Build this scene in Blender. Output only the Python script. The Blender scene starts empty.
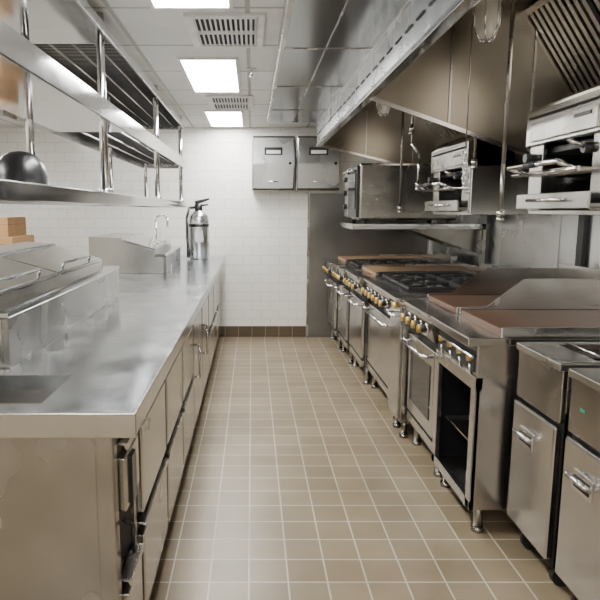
import bpy, bmesh, math, random
from mathutils import Vector, Matrix
random.seed(3)
D = bpy.data
# ------------------------------------------------------------------ materials
def newmat(name):
    m = D.materials.new(name); m.use_nodes = True
    nt = m.node_tree; b = nt.nodes["Principled BSDF"]
    return m, nt, b
def N(nt, t, **kw):
    n = nt.nodes.new(t)
    for k, v in kw.items():
        setattr(n, k, v)
    return n
def pos(nt, scale=(1,1,1), loc=(0,0,0)):
    g = N(nt, "ShaderNodeNewGeometry"); mp = N(nt, "ShaderNodeMapping")
    mp.inputs["Scale"].default_value = scale; mp.inputs["Location"].default_value = loc
    nt.links.new(g.outputs["Position"], mp.inputs["Vector"])
    return mp.outputs["Vector"]
def ramp(nt, src, p0, c0, p1, c1):
    r = N(nt, "ShaderNodeValToRGB"); e = r.color_ramp.elements
    e[0].position = p0; e[0].color = (*c0, 1); e[1].position = p1; e[1].color = (*c1, 1)
    nt.links.new(src, r.inputs["Fac"]); return r.outputs["Color"]
def simple(name, col, rough=.5, metal=0, emis=None, es=0):
    m, nt, b = newmat(name)
    nz = N(nt, "ShaderNodeTexNoise"); nz.inputs["Scale"].default_value = 9
    nt.links.new(pos(nt), nz.inputs["Vector"])
    c = ramp(nt, nz.outputs["Fac"], .3, tuple(x*.88 for x in col), .7, tuple(min(1, x*1.08) for x in col))
    nt.links.new(c, b.inputs["Base Color"])
    b.inputs["Roughness"].default_value = rough; b.inputs["Metallic"].default_value = metal
    if emis:
        b.inputs["Emission Color"].default_value = (*emis, 1); b.inputs["Emission Strength"].default_value = es
    return m
def steel(name, c0, c1, r0, r1, smudge=3.0, wave=.0, det=2):
    m, nt, b = newmat(name)
    b.inputs["Metallic"].default_value = 1
    n1 = N(nt, "ShaderNodeTexNoise"); n1.inputs["Scale"].default_value = smudge; n1.inputs["Detail"].default_value = det
    n1.inputs["Roughness"].default_value = .5
    nt.links.new(pos(nt), n1.inputs["Vector"])
    nt.links.new(ramp(nt, n1.outputs["Fac"], .3, c0, .7, c1), b.inputs["Base Color"])
    mr = N(nt, "ShaderNodeMapRange"); mr.inputs["From Min"].default_value = .3; mr.inputs["From Max"].default_value = .7
    mr.inputs["To Min"].default_value = r0; mr.inputs["To Max"].default_value = r1
    nt.links.new(n1.outputs["Fac"], mr.inputs["Value"]); nt.links.new(mr.outputs[0], b.inputs["Roughness"])
    if wave:
        n3 = N(nt, "ShaderNodeTexNoise"); n3.inputs["Scale"].default_value = 2.2; n3.inputs["Detail"].default_value = 0
        nt.links.new(pos(nt), n3.inputs["Vector"])
        bp = N(nt, "ShaderNodeBump"); bp.inputs["Strength"].default_value = wave; bp.inputs["Distance"].default_value = .02
        nt.links.new(n3.outputs["Fac"], bp.inputs["Height"]); nt.links.new(bp.outputs[0], b.inputs["Normal"])
    return m
def tiles(name, axes, w, h, off, c1, c2, mortar, ms, rough, loc=(0, 0, 0), bump=.3, dirt=None):
    m, nt, b = newmat(name)
    g = N(nt, "ShaderNodeNewGeometry"); s = N(nt, "ShaderNodeSeparateXYZ"); c = N(nt, "ShaderNodeCombineXYZ")
    nt.links.new(g.outputs["Position"], s.inputs[0])
    nt.links.new(s.outputs[axes[0]], c.inputs[0]); nt.links.new(s.outputs[axes[1]], c.inputs[1])
    mp = N(nt, "ShaderNodeMapping"); mp.inputs["Location"].default_value = loc
    nt.links.new(c.outputs[0], mp.inputs[0])
    br = N(nt, "ShaderNodeTexBrick"); br.offset = off; br.squash = 1
    br.inputs["Scale"].default_value = 1; br.inputs["Brick Width"].default_value = w; br.inputs["Row Height"].default_value = h
    br.inputs["Mortar Size"].default_value = ms; br.inputs["Mortar Smooth"].default_value = .1
    br.inputs["Color1"].default_value = (*c1, 1); br.inputs["Color2"].default_value = (*c2, 1); br.inputs["Mortar"].default_value = (*mortar, 1)
    nt.links.new(mp.outputs[0], br.inputs["Vector"])
    nz = N(nt, "ShaderNodeTexNoise"); nz.inputs["Scale"].default_value = 2.2; nz.inputs["Detail"].default_value = 5
    nt.links.new(g.outputs["Position"], nz.inputs["Vector"])
    d = dirt or (.8, .8, .8)
    rc = ramp(nt, nz.outputs["Fac"], .3, d, .65, (1, 1, 1))
    mx = N(nt, "ShaderNodeMix", data_type='RGBA', blend_type='MULTIPLY'); mx.inputs[0].default_value = 1
    nt.links.new(br.outputs["Color"], mx.inputs[6]); nt.links.new(rc, mx.inputs[7])
    nt.links.new(mx.outputs[2], b.inputs["Base Color"])
    b.inputs["Roughness"].default_value = rough
    bp = N(nt, "ShaderNodeBump"); bp.inputs["Strength"].default_value = bump; bp.inputs["Distance"].default_value = .004; bp.invert = True
    nt.links.new(br.outputs["Fac"], bp.inputs["Height"]); nt.links.new(bp.outputs[0], b.inputs["Normal"])
    return m

ST = steel("steel_brushed", (.50, .49, .47), (.60, .59, .57), .18, .28, wave=.25)
STD = steel("steel_worn", (.31, .295, .27), (.43, .41, .38), .20, .32, smudge=4, wave=.2)
STC = steel("steel_counter", (.52, .555, .60), (.72, .75, .78), .13, .27, smudge=7, wave=.12, det=4)
STP = steel("steel_polished", (.56, .56, .56), (.66, .66, .66), .07, .14, wave=.15)
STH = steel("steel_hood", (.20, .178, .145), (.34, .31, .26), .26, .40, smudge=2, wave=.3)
STW = steel("steel_wall", (.56, .57, .58), (.72, .73, .74), .20, .34, smudge=2.5, wave=.35)
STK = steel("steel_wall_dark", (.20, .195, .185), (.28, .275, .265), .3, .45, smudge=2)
CHR = simple("chrome", (.78, .78, .78), .10, 1)
BLK = simple("black_enamel", (.008, .008, .009), .3)
IRON = simple("cast_iron", (.018, .017, .016), .5)
DARK = simple("dark_recess", (.012, .011, .010), .7)
GLASSK = simple("dark_oven_glass", (.01, .012, .016), .1)
BRASS = simple("brass", (.80, .52, .14), .3, 1)
GRID = simple("griddle_plate_brown", (.10, .052, .028), .42, .15)
GRIDL = simple("griddle_plate_tan", (.27, .165, .085), .5, .1)
OIL = simple("fry_oil", (.05, .025, .01), .08)
RUB = simple("rubber_caster", (.02, .02, .02), .6)
CARD = simple("cardboard", (.38, .22, .10), .8)
TAPE = simple("green_tape", (.01, .20, .11), .6)
BLUE = simple("blue_tape", (.03, .14, .5), .6)
PAPER = simple("label_paper", (.7, .7, .68), .6)
WHITEM = simple("white_painted_metal", (.8, .79, .76), .5)
LAMPG = simple("lamp_glass", (.42, .41, .38), .12, 0, (1, .85, .6), .06)
LPAN = simple("light_diffuser", (.9, .9, .9), .5, 0, (1, .985, .955), 52)

FLOOR = tiles("quarry_tile_floor", (0, 1), .152, .152, 0, (.29, .228, .148), (.23, .18, .115), (.56, .50, .40), .0036, .34, (.012, 0, 0), dirt=(.70, .68, .64))
WALLT = tiles("white_glazed_tile", (0, 2), .203, .102, .5, (.88, .865, .825), (.85, .835, .795), (.68, .66, .61), .003, .2, dirt=(.94, .94, .92))
WALLY = tiles("white_glazed_tile_side", (1, 2), .203, .102, .5, (.88, .865, .825), (.85, .835, .795), (.68, .66, .61), .003, .2, dirt=(.94, .94, .92))
CEIL = tiles("ceiling_tile", (0, 1), .61, .61, 0, (.80, .79, .76), (.76, .75, .72), (.44, .43, .40), .012, .8, (.02, .25, 0), dirt=(.9, .9, .9))
BASE = tiles("brown_base_tile", (0, 2), .152, .2, 0, (.10, .07, .04), (.08, .055, .035), (.30, .25, .19), .003, .4)

def perf():
    m, nt, b = newmat("perforated_steel"); b.inputs["Metallic"].default_value = 1
    v = N(nt, "ShaderNodeTexVoronoi"); v.inputs["Scale"].default_value = 48; v.inputs["Randomness"].default_value = 0
    nt.links.new(pos(nt), v.inputs["Vector"])
    nt.links.new(ramp(nt, v.outputs["Distance"], .22, (.03, .03, .035), .34, (.27, .285, .305)), b.inputs["Base Color"])
    b.inputs["Roughness"].default_value = .18
    return m
PERF = perf()

# ------------------------------------------------------------------ mesh builder
class B:
    def __init__(s, name):
        s.name = name; s.bm = bmesh.new(); s.mats = []
    def mi(s, m):
        if m not in s.mats: s.mats.append(m)
        return s.mats.index(m)
    def _merge(s, t, m, smooth=False):
        i = s.mi(m); mp = {}
        bmesh.ops.recalc_face_normals(t, faces=t.faces)
        for v in t.verts: mp[v] = s.bm.verts.new(v.co)
        for f in t.faces:
            try: nf = s.bm.faces.new([mp[v] for v in f.verts])
            except ValueError: continue
            nf.material_index = i; nf.smooth = smooth and len(f.verts) <= 4
        t.free()
    def box(s, x0, x1, y0, y1, z0, z1, m, bv=.003):
        t = bmesh.new(); bmesh.ops.create_cube(t, size=1)
        for v in t.verts:
            v.co = Vector(((x0+x1)/2+v.co.x*(x1-x0), (y0+y1)/2+v.co.y*(y1-y0), (z0+z1)/2+v.co.z*(z1-z0)))
        bv = min(bv, .3*min(abs(x1-x0), abs(y1-y0), abs(z1-z0)))
        if bv > .0004: bmesh.ops.bevel(t, geom=list(t.edges), offset=bv, segments=2, affect='EDGES', profile=.5)
        s._merge(t, m); return s
    def prism(s, ax, pts, a0, a1, m, bv=.002):
        t = bmesh.new()
        def mk(p, a):
            if ax == 'y': return (p[0], a, p[1])
            if ax == 'x': return (a, p[0], p[1])
            return (p[0], p[1], a)
        A = [t.verts.new(mk(p, a0)) for p in pts]; Bv = [t.verts.new(mk(p, a1)) for p in pts]
        n = len(pts); t.faces.new(A); t.faces.new(Bv[::-1])
        for i in range(n): t.faces.new([A[i], Bv[i], Bv[(i+1) % n], A[(i+1) % n]])
        if bv: bmesh.ops.bevel(t, geom=list(t.edges), offset=bv, segments=1, affect='EDGES')
        s._merge(t, m); return s
    def cyl(s, p0, p1, r, m, seg=18, r2=None):
        p0 = Vector(p0); p1 = Vector(p1); d = p1-p0; t = bmesh.new()
        bmesh.ops.create_cone(t, cap_ends=True, segments=seg, radius1=r, radius2=r if r2 is None else r2, depth=d.length)
        q = Vector((0, 0, 1)).rotation_difference(d.normalized()).to_matrix().to_4x4()
        bmesh.ops.transform(t, matrix=Matrix.Translation((p0+p1)/2) @ q, verts=t.verts)
        s._merge(t, m, True); return s
    def ball(s, c, r, m, sc=(1, 1, 1)):
        t = bmesh.new(); bmesh.ops.create_uvsphere(t, u_segments=18, v_segments=12, radius=r)
        for v in t.verts: v.co = Vector((c[0]+v.co.x*sc[0], c[1]+v.co.y*sc[1], c[2]+v.co.z*sc[2]))
        s._merge(t, m, True); return s
    def lathe(s, c, prof, m, seg=36):
        t = bmesh.new(); rings = []
        for r, z in prof:
            rings.append([t.verts.new((c[0]+max(r, .0005)*math.cos(2*math.pi*k/seg), c[1]+max(r, .0005)*math.sin(2*math.pi*k/seg), c[2]+z)) for k in range(seg)])
        for a, b in zip(rings, rings[1:]):
            for k in range(seg): t.faces.new([a[k], a[(k+1) % seg], b[(k+1) % seg], b[k]])
        s._merge(t, m, True); return s
    def tube(s, pts, r, m, seg=12):
        for a, b in zip(pts, pts[1:]): s.cyl(a, b, r, m, seg)
        for p in pts[1:-1]: s.ball(p, r, m)
        return s
    def done(s):
        vs = [v.co for v in s.bm.verts]
        lo = Vector([min(v[i] for v in vs) for i in range(3)]); hi = Vector([max(v[i] for v in vs) for i in range(3)])
        c = (lo+hi)/2; c.z = lo.z
        for v in s.bm.verts: v.co -= c
        me = D.meshes.new(s.name); s.bm.to_mesh(me); s.bm.free()
        for m in s.mats: me.materials.append(m)
        o = D.objects.new(s.name, me); o.location = c
        bpy.context.scene.collection.objects.link(o); return o

# ------------------------------------------------------------------ room
XL, XR, YB, YF, ZC = -3.2, 1.96, 6.66, -2.6, 2.30
HY0, HY1 = -.6, 5.70
B("floor").box(XL-.1, XR+.1, YF-.1, YB+.1, -.1, 0, FLOOR, 0).done()
B("wall_back").box(XL, XR, YB, YB+.1, 0, 2.62, WALLT, 0).done()
B("wall_front").box(XL, XR, YF-.1, YF, 0, 2.62, WALLT, 0).done()
B("wall_left").box(XL-.1, XL, YF-.1, YB+.1, 0, 2.62, WALLY, 0).done()
B("wall_right").box(XR, XR+.1, YF-.1, YB+.1, 0, 2.62, WALLY, 0).done()
c = B("ceiling")
c.box(XL, .14, YF, YB, ZC, ZC+.08, CEIL, 0)
c.box(.14, XR, HY1+.02, YB, ZC, ZC+.08, CEIL, 0)
c.box(.14, XR, YF, -.62, ZC, ZC+.08, CEIL, 0)
c.done()
B("baseboard_back").box(-1.2, .61, YB-.014, YB-.001, 0.001, .125, BASE).done()
b = B("stainless_wall_cladding")
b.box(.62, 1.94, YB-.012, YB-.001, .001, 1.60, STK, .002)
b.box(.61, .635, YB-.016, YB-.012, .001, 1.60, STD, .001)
b.done()
b = B("stainless_wall_cladding")
for k in range(7):
    y0 = .2+k*.9
    b.box(1.94, 1.955, y0+.004, min(y0+.896, 6.62), .001, 1.98, STW, .002)
for y in (3.02, 3.52, 4.9):
    b.box(1.915, 1.94, y-.035, y+.035, .6, 1.5, BLK, .003)
b.done()

def panel(x0, x1, y0, y1):
    b = B("fluorescent_ceiling_light"); z = ZC
    b.box(x0, x1, y0, y1, z-.008, z-.001, LPAN, .001)
    for a in ((x0-.02, x0, y0-.02, y1+.02), (x1, x1+.02, y0-.02, y1+.02), (x0, x1, y0-.02, y0), (x0, x1, y1, y1+.02)):
        b.box(*a, z-.014, z-.0005, WHITEM, .002)
    b.done()
panel(-.42, -.1, 1.75, 2.76); panel(-.42, -.1, 3.68, 4.64); panel(-.42, -.1, 5.56, 6.5)
panel(-.42, -.1, -1.4, -.4); panel(-2.4, -2.08, 1.2, 2.2); panel(-2.4, -2.08, 3.9, 4.9); panel(-1.9, -1.0, -2.0, -1.7)  # out of view; left pair keeps wall bright, last added to light fronts
def vent(x0, x1, y0, y1):
    b = B("ceiling_air_vent"); z = ZC
    b.box(x0, x1, y0, y1, z-.004, z-.001, DARK, .0005)
    for a in ((x0-.03, x0+.01, y0-.03, y1+.03), (x1-.01, x1+.03, y0-.03, y1+.03), (x0, x1, y0-.03, y0+.01), (x0, x1, y1-.01, y1+.03), (x0, x1, (y0+y1)/2-.012, (y0+y1)/2+.012)):
        b.box(*a, z-.016, z-.0005, WHITEM, .002)
    n = 13
    for k in range(n):
        x = x0+(k+.5)*(x1-x0)/n
        b.prism('y', [(x-.006, z-.004), (x-.002, z-.004), (x+.007, z-.016), (x+.003, z-.016)], y0, y1, WHITEM, 0)
    b.done()
vent(-.28, .03, 2.9, 3.38); vent(-.33, -.02, 4.86, 5.42)
b = B("fire_sprinkler_head"); b.cyl((-.0, 3.95, ZC-.01), (-.0, 3.95, ZC-.001), .03, WHITEM).cyl((0, 3.95, ZC-.045), (0, 3.95, ZC-.01), .008, CHR).cyl((0, 3.95, ZC-.05), (0, 3.95, ZC-.046), .018, CHR); b.done()

# ------------------------------------------------------------------ left counter
b = B("prep_counter")
CX0, CX1, CY0, CY1, ZT = -1.32, -.29, 1.44, 6.55, .92
hx0, hx1, hy0, hy1 = -1.0, -.55, 1.51, 1.78
def top(x0, x1, y0, y1): b.box(x0, x1, y0, y1, ZT-.045, ZT, STC, .0)
top(CX0, hx0, CY0, CY1); top(hx1, CX1-.006, CY0+.0, CY1); top(hx0, hx1, CY0, hy0); top(hx0, hx1, hy1, CY1)
b.box(CX1-.012, CX1, CY0-.002, CY1, ZT-.06, ZT+.0005, STC, .004)
b.box(CX0, CX1, CY0-.008, CY0, ZT-.065, ZT+.0005, ST, .003)
zb = .81
b.box(hx0-.01, hx0, hy0-.01, hy1+.01, zb, ZT-.045, ST, 0); b.box(hx1, hx1+.01, hy0-.01, hy1+.01, zb, ZT-.045, ST, 0)
b.box(hx0, hx1, hy0-.01, hy0, zb, ZT-.045, ST, 0); b.box(hx0, hx1, hy1, hy1+.01, zb, ZT-.045, ST, 0)
b.box(hx0-.01, hx1+.01, hy0-.01, hy1+.01, zb-.01, zb, ST, 0)
b.cyl((-.72, 1.66, zb+.001), (-.72, 1.66, zb+.004), .03, DARK)
FX = -.365
b.box(-1.28, FX-.01, 1.5, 6.5, .10, .68, DARK, 0)
b.box(-1.28, FX-.01, 1.82, 6.5, .68, ZT-.05, DARK, 0)
b.box(-1.29, FX-.03, 1.49, 1.505, .02, ZT-.045, STD, .002)
b.box(-1.29, FX, 6.49, 6.505, .02, ZT-.045, ST, .002)
b.box(FX-.012, FX, 1.49, 6.5, ZT-.10, ZT-.046, ST, .002)
b.box(FX-.012, FX, 1.49, 6.5, .085, .12, ST, .002)
b.box(FX-.09, FX-.07, 1.5, 6.5, .0, .10, STD, .001)
b.box(FX-.045, FX+.004, 1.485, 1.53, .06, ZT-.046, STD, .004)
for zz in (.85, .12): b.cyl((FX-.07, 1.486, zz), (FX-.07, 1.49, zz), .008, CHR)
y = 1.53; widths = [.24, .56, .56, .56, .62, .62, .62, .56, .56]
for i, w in enumerate(widths):
    y1 = min(y+w, 6.49)
    b.box(FX-.012, FX+.002, y1-.03, y1, .085, ZT-.046, ST, .002)
    rows = [(.13, .44), (.47, .80)] if i not in (4, 5) else [(.13, .80)]
    if i == 0: rows = [(.13, .40), (.60, .80)]
    for (z0, z1) in rows:
        b.box(FX-.005, FX+.022, y+.012, y1-.04, z0, z1-.045, ST, .005)
        b.box(FX-.011, FX-.002, y+.012, y1-.04, z1-.045, z1, BLK, .001)
        b.prism('y', [(FX-.002, z1), (FX+.028, z1-.003), (FX+.03, z1-.02), (FX+.024, z1-.02), (FX+.02, z1-.009), (FX-.002, z1-.006)], y+.012, y1-.04, ST, 0)
    if i == 0:
        b.box(FX-.06, FX-.011, y+.02, y1-.05, .43, .57, BLK, .001)
        b.tube([(FX, y+.05, .44), (FX+.03, y+.05, .46), (FX+.03, y+.05, .54), (FX, y+.05, .56)], .006, BLK)
        b.box(FX+.02, FX+.03, y+.06, y+.12, .60, .74, BLK, .004)
    if len(rows) == 1:
        b.tube([(FX+.02, y+.07, .62), (FX+.05, y+.07, .62), (FX+.05, y+.07, .42), (FX+.02, y+.07, .42)], .007, CHR)
    y = y1
for yy in (2.0, 3.6, 5.2): b.cyl((FX-.12, yy, 0), (FX-.12, yy, .1), .02, CHR)
b.done()

def rail(x1, y0, y1, h, name="refrigerated_condiment_rail"):
    b = B(name); z = ZT+.001; x0 = CX0+.03
    b.prism('y', [(x1, z), (x1, z+h-.02), (x1-.02, z+h-.02), (x1-.02, z)], y0, y1, STD, .002)
    b.box(x1-.10, x1+.004, y0-.004, y1+.004, z+h-.02, z+h+.002, STP, .005)
    b.prism('y', [(x1-.02, z), (x1-.02, z+h-.02), (x1-.09, z+h-.02), (x1-.09, z+h+.03), (x1-.34, z+h+.10), (x1-.36, z+h+.13), (x0, z+h+.14), (x0, z)], y0, y1, ST, .003)
    n = max(1, round((y1-y0)/.65))
    for k in range(n):
        a = y0+.02+k*(y1-y0-.04)/n; e = a+(y1-y0-.04)/n-.015
        b.prism('y', [(x1-.085, z+h+.032), (x1-.09, z+h+.045), (x1-.335, z+h+.116), (x1-.345, z+h+.10)], a, e, STP, .002)
        b.tube([(x1-.12, a+.15, z+h+.05), (x1-.11, a+.15, z+h+.075), (x1-.11, e-.15, z+h+.075), (x1-.12, e-.15, z+h+.05)], .006, CHR)
    b.done()
rail(-.77, 1.86, 3.45, .18)
rail(-.68, 4.75, 5.7, .15)

# overhead shelf (hung from the ceiling)
b = B("overhead_shelf_rack")
SX0, SX1, SY0, SY1 = -1.07, -.65, .6, 6.0
def shelf(z0, z1, solid_to):
    b.box(SX1-.012, SX1, SY0, SY1, z0, z1, STP, .004)
    b.box(SX0, SX0+.012, SY0, SY1, z0, z1, ST, .003)
    b.box(SX0+.012, SX1-.012, SY0, SY0+.012, z0, z1, ST, .003); b.box(SX0+.012, SX1-.012, SY1-.012, SY1, z0, z1, ST, .003)
    if solid_to > SY0: b.box(SX0+.01, SX1-.01, SY0+.01, solid_to, z0+.012, z1-.012, STP, 0)
    y = solid_to
    if y < SY1-.1:
        while y < SY1-.03:
            y += .028; b.cyl((SX0+.01, y, (z0+z1)/2), (SX1-.01, y, (z0+z1)/2), .003, IRON, 6)
        for x in (-.97, -.86, -.75): b.cyl((x, solid_to, (z0+z1)/2-.006), (x, SY1-.01, (z0+z1)/2-.006), .005, CHR, 8)
shelf(1.445, 1.50, SY1-.02)
shelf(1.82, 1.91, 3.3)
shelf(2.19, 2.235, 3.0)
for y in (1.25, 2.87, 4.45, 5.92):
    for x in (-.69, -1.03):
        b.cyl((x, y, 1.5), (x, y, ZC-.001), .019, CHR, 18)
        b.cyl((x, y, 1.50), (x, y, 1.52), .028, CHR, 18)
b.done()
b = B("mixing_bowl")
b.lathe((-.83, 2.2, 1.489), [(.098, .0), (.103, .004), (.098, .01), (.094, .05), (.082, .09), (.06, .12), (.035, .135), (.0, .14), (.0, .134), (.055, .113), (.088, .05), (.092, .0), (.098, 0)], BLK)
b.done()
b = B("counter_faucet")
b.cyl((-.98, 6.15, ZT+.001), (-.98, 6.15, ZT+.03), .028, CHR)
b.tube([(-.98, 6.15, ZT+.03), (-.98, 6.15, ZT+.40), (-.96, 6.15, ZT+.44), (-.90, 6.15, ZT+.45), (-.86, 6.15, ZT+.42), (-.86, 6.15, ZT+.33)], .011, CHR)
b.cyl((-.98, 6.15, ZT+.12), (-.92, 6.15, ZT+.12), .006, CHR); b.ball((-.92, 6.15, ZT+.12), .012, BLK)
b.done()
# extinguisher
b = B("fire_extinguisher"); ex, ey, ez = -.545, 6.2, ZT+.001
b.lathe((ex, ey, ez), [(0, .0), (.095, .0), (.105, .01), (.105, .40), (.096, .44), (.07, .475), (.035, .49), (.035, .51), (0, .51)], STW)
b.cyl((ex, ey, ez+.47), (ex, ey, ez+.56), .04, BLK)
b.prism('y', [(ex-.03, ez+.55), (ex+.11, ez+.60), (ex+.11, ez+.62), (ex-.04, ez+.59)], ey-.018, ey+.018, BLK)
b.prism('y', [(ex+.0, ez+.53), (ex+.10, ez+.545), (ex+.10, ez+.56), (ex+.0, ez+.555)], ey-.014, ey+.014, BLK)
b.tube([(ex-.02, ey-.01, ez+.53), (ex-.09, ey-.05, ez+.52), (ex-.115, ey-.07, ez+.42), (ex-.112, ey-.08, ez+.2), (ex-.10, ey-.09, ez+.08)], .014, BLK)
b.cyl((ex-.10, ey-.09, ez+.02), (ex-.10, ey-.09, ez+.12), .02, BLK)
b.cyl((ex, ey, ez+.33), (ex, ey, ez+.36), .1065, BLK, 36)
b.box(ex-.03, ex+.05, ey-.112, ey-.104, ez+.18, ez+.30, PAPER, .0005)
b.done()
b = B("stainless_work_table")
b.box(-2.75, -1.75, 4.6, 6.1, .88, .92, ST, .004); b.box(-2.7, -1.8, 4.65, 6.05, .25, .27, ST, .003)
for x in (-2.68, -1.82):
    for yy in (4.67, 6.03): b.cyl((x, yy, 0), (x, yy, .88), .02, ST)
b.done()
def cbox(x0, x1, y0, y1, z0, z1):
    b = B("cardboard_box")
    b.box(x0, x1, y0, y1, z0, z1, CARD, .002)
    b.box((x0+x1)/2-.03, (x0+x1)/2+.03, y0-.001, y1+.001, z1-.0005, z1+.001, PAPER, 0)
    b.box(x0-.001, x1+.001, y0-.001, y1+.001, z1-.06, z1-.058, DARK, 0)
    b.box(x0+.05, x0+.16, y0-.0015, y0, z0+.05, z0+.11, PAPER, 0)
    b.done()
cbox(-2.5, -1.95, 4.9, 5.4, .921, 1.20); cbox(-2.45, -2.0, 4.95, 5.35, 1.202, 1.36)
b = B("sheet_pan_stack")
for k in range(5): b.box(-1.93, -1.77, 4.75, 5.3, .921+k*.035, .921+k*.035+.03, CHR, .003)
b.done()

# ------------------------------------------------------------------ fire suppression cabinets
def cab(x0, x1):
    b = B("fire_suppression_cabinet"); y1 = YB-.02; y0 = y1-.16; z0, z1 = 1.625, 2.19
    b.box(x0, x1, y0, y1, z0, z1, ST, .006)
    b.box(x0+.006, x1-.006, y0-.003, y0, z0+.006, z1-.006, DARK, 0)
    b.prism('x', [(y0-.003, z0+.02), (y0-.022, z0+.02), (y0-.036, z0+.28), (y0-.022, z1-.02), (y0-.003, z1-.02)], x0+.012, x1-.012, STW, .005)
    b.box(x0+.13, x1-.13, y0-.032, y0-.022, z1-.20, z1-.12, DARK, .001)
    b.box(x0+.15, x1-.15, y0-.034, y0-.030, z1-.185, z1-.15, PAPER, 0)
    b.tube([(x0+.18, y0-.02, z0+.09), (x0+.18, y0-.06, z0+.09), (x1-.18, y0-.06, z0+.09), (x1-.18, y0-.02, z0+.09)], .007, CHR)
    b.cyl((x1-.05, y0-.045, z0+.28), (x1-.05, y0-.02, z0+.28), .015, BLK)
    b.done()
cab(.0, .45); cab(.47, .93)

# ------------------------------------------------------------------ exhaust hood
b = B("exhaust_hood")
b.box(.145, .60, HY0, HY1, 2.215, 2.29, PERF, .002)
for yy in [HY0+.02+k*.93 for k in range(8)]:
    if yy < HY1: b.box(.145, .6, yy-.006, yy+.006, 2.211, 2.2155, STD, .001)
b.box(.138, .16, HY0, HY1, 2.205, 2.295, STD, .002)
b.box(.365, .373, HY0, HY1, 2.211, 2.2155, STD, .001)
b.box(.60, .612, HY0, HY1, 2.01, 2.30, STW, .002)
b.box(.592, .64, HY0, HY1, 2.0, 2.022, STP, .003)
b.box(.588, .602, HY0, HY1, 2.195, 2.215, ST, .002)
k = HY0+.25
while k < HY1-.1:
    b.box(.5955, .601, k, k+.10, 2.10, 2.108, DARK, .0); k += .16
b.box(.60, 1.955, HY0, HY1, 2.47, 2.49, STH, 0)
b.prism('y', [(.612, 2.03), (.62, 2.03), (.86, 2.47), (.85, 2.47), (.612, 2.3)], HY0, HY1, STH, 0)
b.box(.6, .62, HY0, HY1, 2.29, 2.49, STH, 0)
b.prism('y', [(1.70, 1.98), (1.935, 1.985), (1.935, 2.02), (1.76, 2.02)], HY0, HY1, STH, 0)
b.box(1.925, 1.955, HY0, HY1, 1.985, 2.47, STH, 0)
fx0, fz0, fx1, fz1 = 1.74, 2.02, 1.44, 2.46
yy = HY0
def fpt(s, off):
    L = math.hypot(fx1-fx0, fz1-fz0); nx, nz = -(fz1-fz0)/L, (fx1-fx0)/L
    return (fx0+(fx1-fx0)*s+nx*off, fz0+(fz1-fz0)*s+nz*off)
b.prism('y', [fpt(0, 0), fpt(1, 0), fpt(1, -.02), fpt(0, -.02)], HY0, HY1, DARK, 0)
while yy < HY1-.2:
    e = min(yy+.49, HY1)
    for s0, s1 in ((0, .06), (.94, 1)):
        b.prism('y', [fpt(s0, .002), fpt(s1, .002), fpt(s1, .03), fpt(s0, .03)], yy+.003, e-.003, ST, 0)
    kk = yy+.01
    while kk < e-.03:
        b.prism('y', [fpt(.05, .01), fpt(.95, .01), fpt(.95, .028), fpt(.05, .028)], kk, kk+.028, STW, 0)
        kk += .052
    yy = e
def endp(y0, y1, zr):
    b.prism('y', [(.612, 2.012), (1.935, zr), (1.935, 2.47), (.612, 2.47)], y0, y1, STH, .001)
    b.prism('y', [(.612, 2.0), (1.935, zr-.012), (1.935, zr+.012), (.612, 2.024)], y0-.012, y0, ST, .001)
    for t in (.33, .66):
        x = .612+1.32*t; b.box(x-.006, x+.006, y0-.006, y0, 2.012+(zr-2.012)*t, 2.465, STD, .001)
endp(3.30, 3.33, 1.56); endp(HY1-.03, HY1-.002, 1.70); endp(HY0+.014, HY0+.03, 1.95)
b.done()
def hlamp(x, y):
    b = B("hood_jar_lamp")
    z = 2.469
    b.cyl((x, y, z-.05), (x, y, z), .05, STD); b.cyl((x, y, z-.075), (x, y, z-.05), .062, CHR)
    b.lathe((x, y, z-.24), [(0, 0), (.03, .004), (.05, .03), (.055, .07), (.055, .165), (0, .165)], LAMPG)
    for k in range(6):
        a = k*math.pi/3; cx, cy = math.cos(a)*.06, math.sin(a)*.06
        b.tube([(x+cx, y+cy, z-.07), (x+cx, y+cy, z-.19), (x+cx*.5, y+cy*.5, z-.25), (x, y, z-.255)], .003, CHR, 6)
    b.done()
    l = D.lights.new("hood_fill", 'POINT'); l.energy = 3.2; l.color = (1, .90, .76); l.shadow_soft_size = .2  # unseen fill light added under the hood, apart from the jar lamp
    o = D.objects.new("hood_fill_light", l); o.location = (x+.12, y-.35, z-.42); bpy.context.scene.collection.objects.link(o)
hlamp(1.12, 3.02); hlamp(1.12, 5.3); hlamp(1.12, 1.2)

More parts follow.
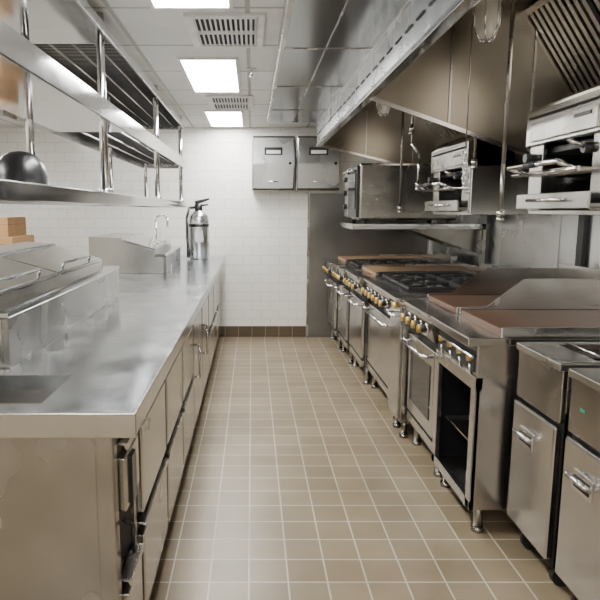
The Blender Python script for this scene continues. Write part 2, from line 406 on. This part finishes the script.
def pipe(pts, noz=True, r=.01, m=STD):
    b = B("fire_suppression_pipe"); b.tube(pts, r, m)
    e = Vector(pts[-1]); 
    b.cyl(e, e-Vector((0, 0, .03)), .016, CHR); b.cyl(e-Vector((0, 0, .03)), e-Vector((0, 0, .05)), .012, CHR, r2=.02)
    b.done()
pipe([(1.115, 2.72, 2.468), (1.115, 2.72, 1.62), (1.115, 2.72, 1.42)], r=.009)
pipe([(1.02, 3.95, 2.468), (1.02, 3.95, 1.95)], r=.008, m=CHR)
pipe([(1.05, 4.05, 2.468), (1.05, 4.05, 1.85), (1.10, 4.05, 1.78), (1.10, 4.05, 1.60)], r=.008, m=CHR)
pipe([(1.12, 4.6, 2.468), (1.12, 4.6, 1.45)], r=.009)
pipe([(1.25, 3.45, 2.468), (1.25, 3.45, 1.70)], r=.008)
def chain(x, y, z0, z1):
    b = B("hanging_chain"); z = z1; k = 0
    b.cyl((x, y, z), (x, y, 2.468), .003, STD, 8)
    while z > z0:
        if k % 2: b.tube([(x-.009, y, z), (x-.009, y, z-.03), (x+.009, y, z-.03), (x+.009, y, z), (x-.009, y, z)], .003, CHR, 6)
        else: b.tube([(x, y-.009, z), (x, y-.009, z-.03), (x, y+.009, z-.03), (x, y+.009, z), (x, y-.009, z)], .003, CHR, 6)
        z -= .024; k += 1
    b.tube([(x, y, z+.005), (x, y, z-.02), (x+.02, y, z-.035), (x+.03, y, z-.015)], .004, CHR, 8)
    b.done()

# ------------------------------------------------------------------ salamanders
def salamander(y0, y1, z0, z1, x0=1.25):
    b = B("salamander_broiler"); x1 = 1.90; H = z1-z0
    b.box(x0+.05, x1, y0, y0+.02, z0, z1, ST, .004); b.box(x0+.05, x1, y1-.02, y1, z0, z1, ST, .004)
    b.box(x0+.05, x1, y0+.02, y1-.02, z1-.02, z1, ST, .003); b.box(x0+.05, x1, y0+.02, y1-.02, z0, z0+.02, ST, .003)
    b.box(x1-.02, x1, y0+.02, y1-.02, z0+.02, z1-.02, DARK, 0)
    b.prism('y', [(x0+.05, z1), (x0+.02, z1-.02), (x0+.02, z1-H*.36), (x0+.05, z1-H*.36), (x0+.3, z1-H*.36), (x0+.3, z1)], y0, y1, ST, .003)
    b.box(x0+.012, x0+.021, y0+.04, y1-.04, z1-H*.12, z1-H*.10, DARK, .001)
    b.box(x0+.008, x0+.021, y0+.06, y1-.06, z1-H*.33, z1-H*.16, STD, .003)
    b.box(x0+.004, x0+.009, y0+.1, y0+.22, z1-H*.22, z1-H*.19, BLK, .001)
    b.box(x0+.08, x1-.05, y0+.03, y1-.03, z1-H*.44, z1-H*.38, IRON, .003)
    zr = z0+H*.36
    for k in range(12):
        yy = y0+.05+k*(y1-y0-.1)/11; b.cyl((x0-.05, yy, zr), (x1-.06, yy, zr), .004, CHR, 8)
    b.cyl((x0-.05, y0+.05, zr), (x0-.05, y1-.05, zr), .009, CHR); b.cyl((x0+.3, y0+.05, zr-.006), (x0+.3, y1-.05, zr-.006), .006, CHR)
    b.tube([(x0-.02, y0+.12, zr), (x0-.10, y0+.12, zr+.03), (x0-.10, y1-.12, zr+.03), (x0-.02, y1-.12, zr)], .010, CHR)
    b.cyl((x0-.10, y0+.28, zr+.03), (x0-.10, y1-.28, zr+.03), .013, BLK)
    b.box(x0-.01, x1-.05, y0+.03, y1-.03, z0+.03, z0+.045, STD, .003)
    b.box(x0-.02, x0-.008, y0+.03, y1-.03, z0+.025, z0+.09, ST, .003)
    b.tube([(x0-.02, y0+.2, z0+.06), (x0-.05, y0+.2, z0+.06), (x0-.05, y1-.2, z0+.06), (x0-.02, y1-.2, z0+.06)], .007, CHR)
    b.cyl((x0+.02, y0+.07, z0+H*.52), (x0-.03, y0+.07, z0+H*.52), .02, BLK); b.cyl((x0+.05, y1-.09, z0+H*.52), (x0-.02, y1-.09, z0+H*.52), .02, BLK)
    b.tube([(x0-.02, y0+.07, z0+H*.52), (x0-.09, y0+.07, z0+H*.58)], .008, CHR)
    b.box(x0+.04, x0+.06, y0+.01, y0+.13, z0+.02, z1-H*.36, ST, .003); b.box(x0+.04, x0+.06, y1-.13, y1-.01, z0+.02, z1-H*.36, ST, .003)
    b.box(x1, 1.939, y0+.05, y0+.1, z0+.02, z1-.02, STD, .002); b.box(x1, 1.939, y1-.1, y1-.05, z0+.02, z1-.02, STD, .002)
    b.done()
salamander(2.2, 2.86, 1.40, 1.88); salamander(3.62, 4.35, 1.39, 1.84)
chain(1.0, 2.88, 1.55, 1.7)
b = B("wall_mounted_shelf")
b.box(.83, 1.935, 4.98, 5.68, 1.285, 1.309, STP, .004); b.box(.83, .845, 4.98, 5.68, 1.26, 1.29, STP, .003); b.box(.84, 1.935, 4.98, 4.995, 1.262, 1.29, STW, .003)
for yy in (5.08, 5.6): b.prism('y', [(1.935, 1.285), (1.3, 1.285), (1.3, 1.27), (1.92, 1.05), (1.935, 1.05)], yy, yy+.02, STD, .001)
b.done()
b = B("countertop_oven")
oy0, oy1 = 5.0, 5.64
b.box(.88, 1.70, oy0, oy1, 1.335, 1.80, STD, .02)
b.box(.86, .885, oy0+.01, oy1-.18, 1.36, 1.78, BLK, .006); b.box(.852, .862, oy0+.05, oy1-.24, 1.43, 1.72, GLASSK, .003)
b.box(.86, .885, oy1-.17, oy1-.01, 1.36, 1.78, STD, .004)
for zz in (1.45, 1.57, 1.69): b.cyl((.86, oy1-.09, zz), (.835, oy1-.09, zz), .024, BLK)
b.tube([(.86, oy0+.05, 1.74), (.81, oy0+.05, 1.74), (.81, oy1-.24, 1.74), (.86, oy1-.24, 1.74)], .010, CHR)
for x in (.94, 1.64):
    for yy in (oy0+.05, oy1-.05): b.cyl((x, yy, 1.3095), (x, yy, 1.337), .02, RUB)
b.done()

# ------------------------------------------------------------------ fryers
def fryer(y0, y1, xf=1.1):
    b = B("deep_fryer"); x1 = 1.86; zt = .885
    for x in (xf+.08, x1-.08):
        for yy in (y0+.05, y1-.05):
            b.cyl((x, yy-.012, .04), (x, yy+.012, .04), .04, RUB); b.box(x-.02, x+.02, yy-.02, yy+.02, .06, .11, CHR, .003)
    b.box(xf+.02, x1, y0, y0+.012, .10, zt-.01, ST, .002); b.box(xf+.02, x1, y1-.012, y1, .10, zt-.01, ST, .002)
    b.box(xf+.02, x1, y0+.012, y1-.012, .10, .70, STD, 0)
    b.box(xf-.002, xf+.022, y0, y1, .66, zt-.02, STD, .006)
    b.box(xf-.012, xf+.018, y0+.006, y1-.006, .13, .645, ST, .008)
    b.box(xf+.018, xf+.03, y0, y1, .10, .70, DARK, 0)
    ym = y1-.14
    b.box(xf-.018, xf-.011, ym-.06, ym+.06, .49, .56, CHR, .004)
    b.box(xf-.021, xf-.017, ym-.045, ym+.045, .505, .545, DARK, .003)
    b.tube([(xf-.015, ym-.05, .525), (xf-.045, ym-.04, .545), (xf-.045, ym+.04, .545), (xf-.015, ym+.05, .525)], .009, CHR)
    b.box(xf-.015, xf+.14, y0-.002, y1+.002, zt-.03, zt, ST, .005)
    b.box(x1-.16, x1, y0, y1, zt-.03, zt, ST, .003)
    b.box(xf+.14, x1-.16, y0-.002, y0+.035, zt-.03, zt, ST, .003); b.box(xf+.14, x1-.16, y1-.035, y1+.002, zt-.03, zt, ST, .003)
    b.box(xf+.13, x1-.15, y0+.03, y1-.03, zt-.13, zt-.07, OIL, 0)
    b.box(x1-.06, x1, y0, y1, zt, zt+.06, ST, .004)
    b.tube([(xf+.16, y0+.06, zt+.01), (xf+.16, y1-.06, zt+.01)], .005, CHR)
    b.done()
fryer(2.06, 2.41)
fryer(1.64, 2.0)
b = B("green_tape_label"); b.box(1.0965, 1.0975, 1.90, 1.93, .755, .767, TAPE, 0); b.done()

# ------------------------------------------------------------------ ranges
def legs(b, x0, x1, y0, y1, h):
    for x in (x0+.06, x1-.06):
        for yy in (y0+.05, y1-.05):
            b.cyl((x, yy, .02), (x, yy, h), .02, STD); b.cyl((x, yy, 0), (x, yy, .022), .028, STD)
def knobs(b, xf, y0, y1, n, z, m=BRASS, r=.021):
    for k in range(n):
        yy = y0+(k+.5)*(y1-y0)/n
        b.cyl((xf+.01, yy, z), (xf-.012, yy, z), r*1.3, CHR); b.cyl((xf-.012, yy, z), (xf-.04, yy, z), r, BLK); b.cyl((xf-.04, yy, z), (xf-.056, yy, z), r*1.05, m)
def grates(b, x0, x1, y0, y1, z):
    b.box(x0, x1, y0, y1, z, z+.004, IRON, 0)
    nx = max(1, round((x1-x0)/.33)); ny = max(1, round((y1-y0)/.33))
    for i in range(nx):
        for j in range(ny):
            ax, bx = x0+i*(x1-x0)/nx+.008, x0+(i+1)*(x1-x0)/nx-.008; ay, by = y0+j*(y1-y0)/ny+.008, y0+(j+1)*(y1-y0)/ny-.008
            t = .012; zz = z+.03
            b.box(ax, bx, ay, ay+t, zz-.02, zz, IRON, .002); b.box(ax, bx, by-t, by, zz-.02, zz, IRON, .002)
            b.box(ax, ax+t, ay, by, zz-.02, zz, IRON, .002); b.box(bx-t, bx, ay, by, zz-.02, zz, IRON, .002)
            cx, cy = (ax+bx)/2, (ay+by)/2
            b.cyl((cx, cy, z), (cx, cy, z+.018), .045, IRON); b.lathe((cx, cy, z+.016), [(.04, 0), (.03, .006), (0, .006)], STD, 18)
            for a in range(8):
                an = a*math.pi/4; r1 = .13
                b.cyl((cx+.05*math.cos(an), cy+.05*math.sin(an), zz-.006), (cx+r1*math.cos(an), cy+r1*math.sin(an), zz-.006), .006, IRON, 6)
def ovenrange(y0, y1, xf, nk, topf, name="gas_oven_range", zt=.89, doors=1, glass=False, x1=1.86):
    b = B(name); legs(b, xf, x1, y0, y1, .15)
    b.box(xf+.03, x1, y0, y1, .145, zt-.03, STD, .003)
    b.prism('y', [(xf+.03, .73), (xf-.01, .74), (xf-.035, zt-.05), (xf-.03, zt-.015), (xf+.03, zt-.01)], y0, y1, STD, .003)
    b.box(xf-.05, xf+.08, y0, y1, zt-.02, zt, ST, .004)
    b.box(xf+.08, x1, y0, y1, zt-.03, zt-.004, STD, .002)
    knobs(b, xf-.02, y0+.04, y1-.04, nk, .80)
    b.box(xf+.026, xf+.031, y0+.004, y1-.004, .145, .735, DARK, 0)
    w = (y1-y0)/doors
    for d in range(doors):
        a, e = y0+d*w+.015, y0+(d+1)*w-.015
        b.box(xf-.002, xf+.028, a, e, .22, .69, ST, .008)
        if glass: b.box(xf-.006, xf, a+.06, e-.06, .30, .60, GLASSK, .002)
        b.tube([(xf, a+.05, .655), (xf-.055, a+.05, .655), (xf-.055, e-.05, .655), (xf, e-.05, .655)], .011, CHR)
    b.box(xf+.005, xf+.032, y0+.01, y1-.01, .15, .20, ST, .003)
    topf(b, y0, y1, xf, x1, zt)
    b.done()
def griddle(m, h=.035, g=.19, xs=1.36):
    def f(b, y0, y1, xf, x1, zt):
        a = xf+.10
        b.box(a, x1-.05, y0+.03, y1-.03, zt-.002, zt+h, m, .004)
        for (p, q) in ((y0+.008, y0+.022), (y1-.022, y1-.008)):
            low = p < y0+.1 and g >= .1
            b.prism('y', [(a, zt-.002), (a, zt+h+.006), (x1-.04, zt+h+.01), (x1-.04, zt-.002)] if low else [(a, zt-.002), (a, zt+h+.01), (a+.14, zt+h+.015), (xs, zt+g), (x1-.04, zt+g), (x1-.04, zt-.002)], p, q, ST, .001)
        b.box(x1-.04, x1-.02, y0+.008, y1-.008, zt-.002, zt+g+.03, ST, .002)
    return f
def burners(b, y0, y1, xf, x1, zt):
    grates(b, xf+.09, x1-.10, y0+.01, y1-.01, zt)
    b.box(x1-.06, x1, y0, y1, zt-.01, zt+.12, ST, .004)

y0, y1, xf, x1, zt = 2.46, 3.0, .95, 1.86, .89
b = B("gas_griddle"); legs(b, xf, x1, y0, y1, .14)
b.box(xf, x1, y0, y0+.02, .12, zt-.03, ST, .003); b.box(xf, x1, y1-.02, y1, .12, zt-.03, STD, .003)
b.box(xf, x1, y0+.02, y1-.02, .12, .15, STD, .003); b.box(x1-.02, x1, y0+.02, y1-.02, .15, zt-.03, DARK, 0)
b.box(xf+.03, x1-.02, y0+.02, y1-.02, .64, .70, DARK, 0)
b.box(xf+.02, x1-.02, y0+.02, y0+.024, .15, .66, DARK, 0); b.box(xf+.02, x1-.02, y1-.024, y1-.02, .15, .66, BLK, 0)
b.box(xf+.05, x1-.03, y0+.025, y1-.025, .36, .372, STD, .002)
b.box(xf-.006, xf+.02, y0, y0+.045, .12, .72, ST, .003); b.box(xf-.006, xf+.02, y1-.045, y1, .12, .72, ST, .003)
b.box(xf-.006, xf+.02, y0, y1, .12, .165, ST, .003)
b.box(xf-.008, xf+.03, y0, y1, .66, .72, ST, .003)
b.box(xf+.0, xf+.03, y0+.01, y1-.01, .72, zt-.05, STD, .002)
b.box(xf-.003, xf+.001, y0+.03, y1-.03, .735, zt-.065, DARK, .001)
for k in range(4):
    yy = y0+.07+k*.13
    b.cyl((xf+.01, yy, .79), (xf-.02, yy, .79), .014, BRASS); b.cyl((xf-.005, yy, .76), (xf-.005, yy, .72), .006, CHR)
b.cyl((xf-.012, y0+.03, .80), (xf-.012, y1-.03, .80), .008, CHR)
b.box(xf-.045, xf+.13, y0, y1, zt-.04, zt, ST, .005); b.box(xf+.13, x1, y0, y1, zt-.03, zt-.004, ST, .002)
griddle(GRID)(b, y0, y1, xf, x1, zt)
b.done()
ovenrange(3.02, 3.56, .95, 4, griddle(GRID, .03, .19, 1.40), name="gas_griddle_range", glass=True)
b = B("narrow_spreader_cabinet")
y0, y1, xf, x1 = 3.58, 3.86, .90, 1.86
legs(b, xf, x1, y0, y1, .12); b.box(xf+.02, x1, y0, y1, .11, .87, ST, .004); b.box(xf, xf+.022, y0+.008, y1-.008, .13, .84, ST, .006)
b.box(xf-.03, x1, y0, y1, .868, .893, ST, .004); b.tube([(xf, y0+.05, .78), (xf-.04, y0+.05, .78), (xf-.04, y1-.05, .78), (xf, y1-.05, .78)], .009, CHR)
b.cyl((xf, y0+.08, .84), (xf-.03, y0+.08, .84), .018, BRASS)
b.done()
ovenrange(3.88, 4.74, .93, 6, burners)
ovenrange(4.76, 5.40, .89, 4, griddle(GRIDL, .03, .05), name="gas_griddle_range")
ovenrange(5.42, 5.98, .87, 4, burners)
ovenrange(6.0, 6.6, .84, 3, griddle(GRIDL, .03, .05), name="gas_griddle_range")

# ------------------------------------------------------------------ world + camera
w = D.worlds.new("world"); bpy.context.scene.world = w; w.use_nodes = True
w.node_tree.nodes["Background"].inputs[0].default_value = (.9, .95, 1, 1); w.node_tree.nodes["Background"].inputs[1].default_value = .3
cd = D.cameras.new("camera"); cd.sensor_width = 36; cd.lens = 36; cd.shift_x = .08; cd.clip_start = .02
co = D.objects.new("camera", cd); co.location = (0, 0, 1.42); co.rotation_euler = (math.radians(90-8.53), 0, 0)
bpy.context.scene.collection.objects.link(co); bpy.context.scene.camera = co
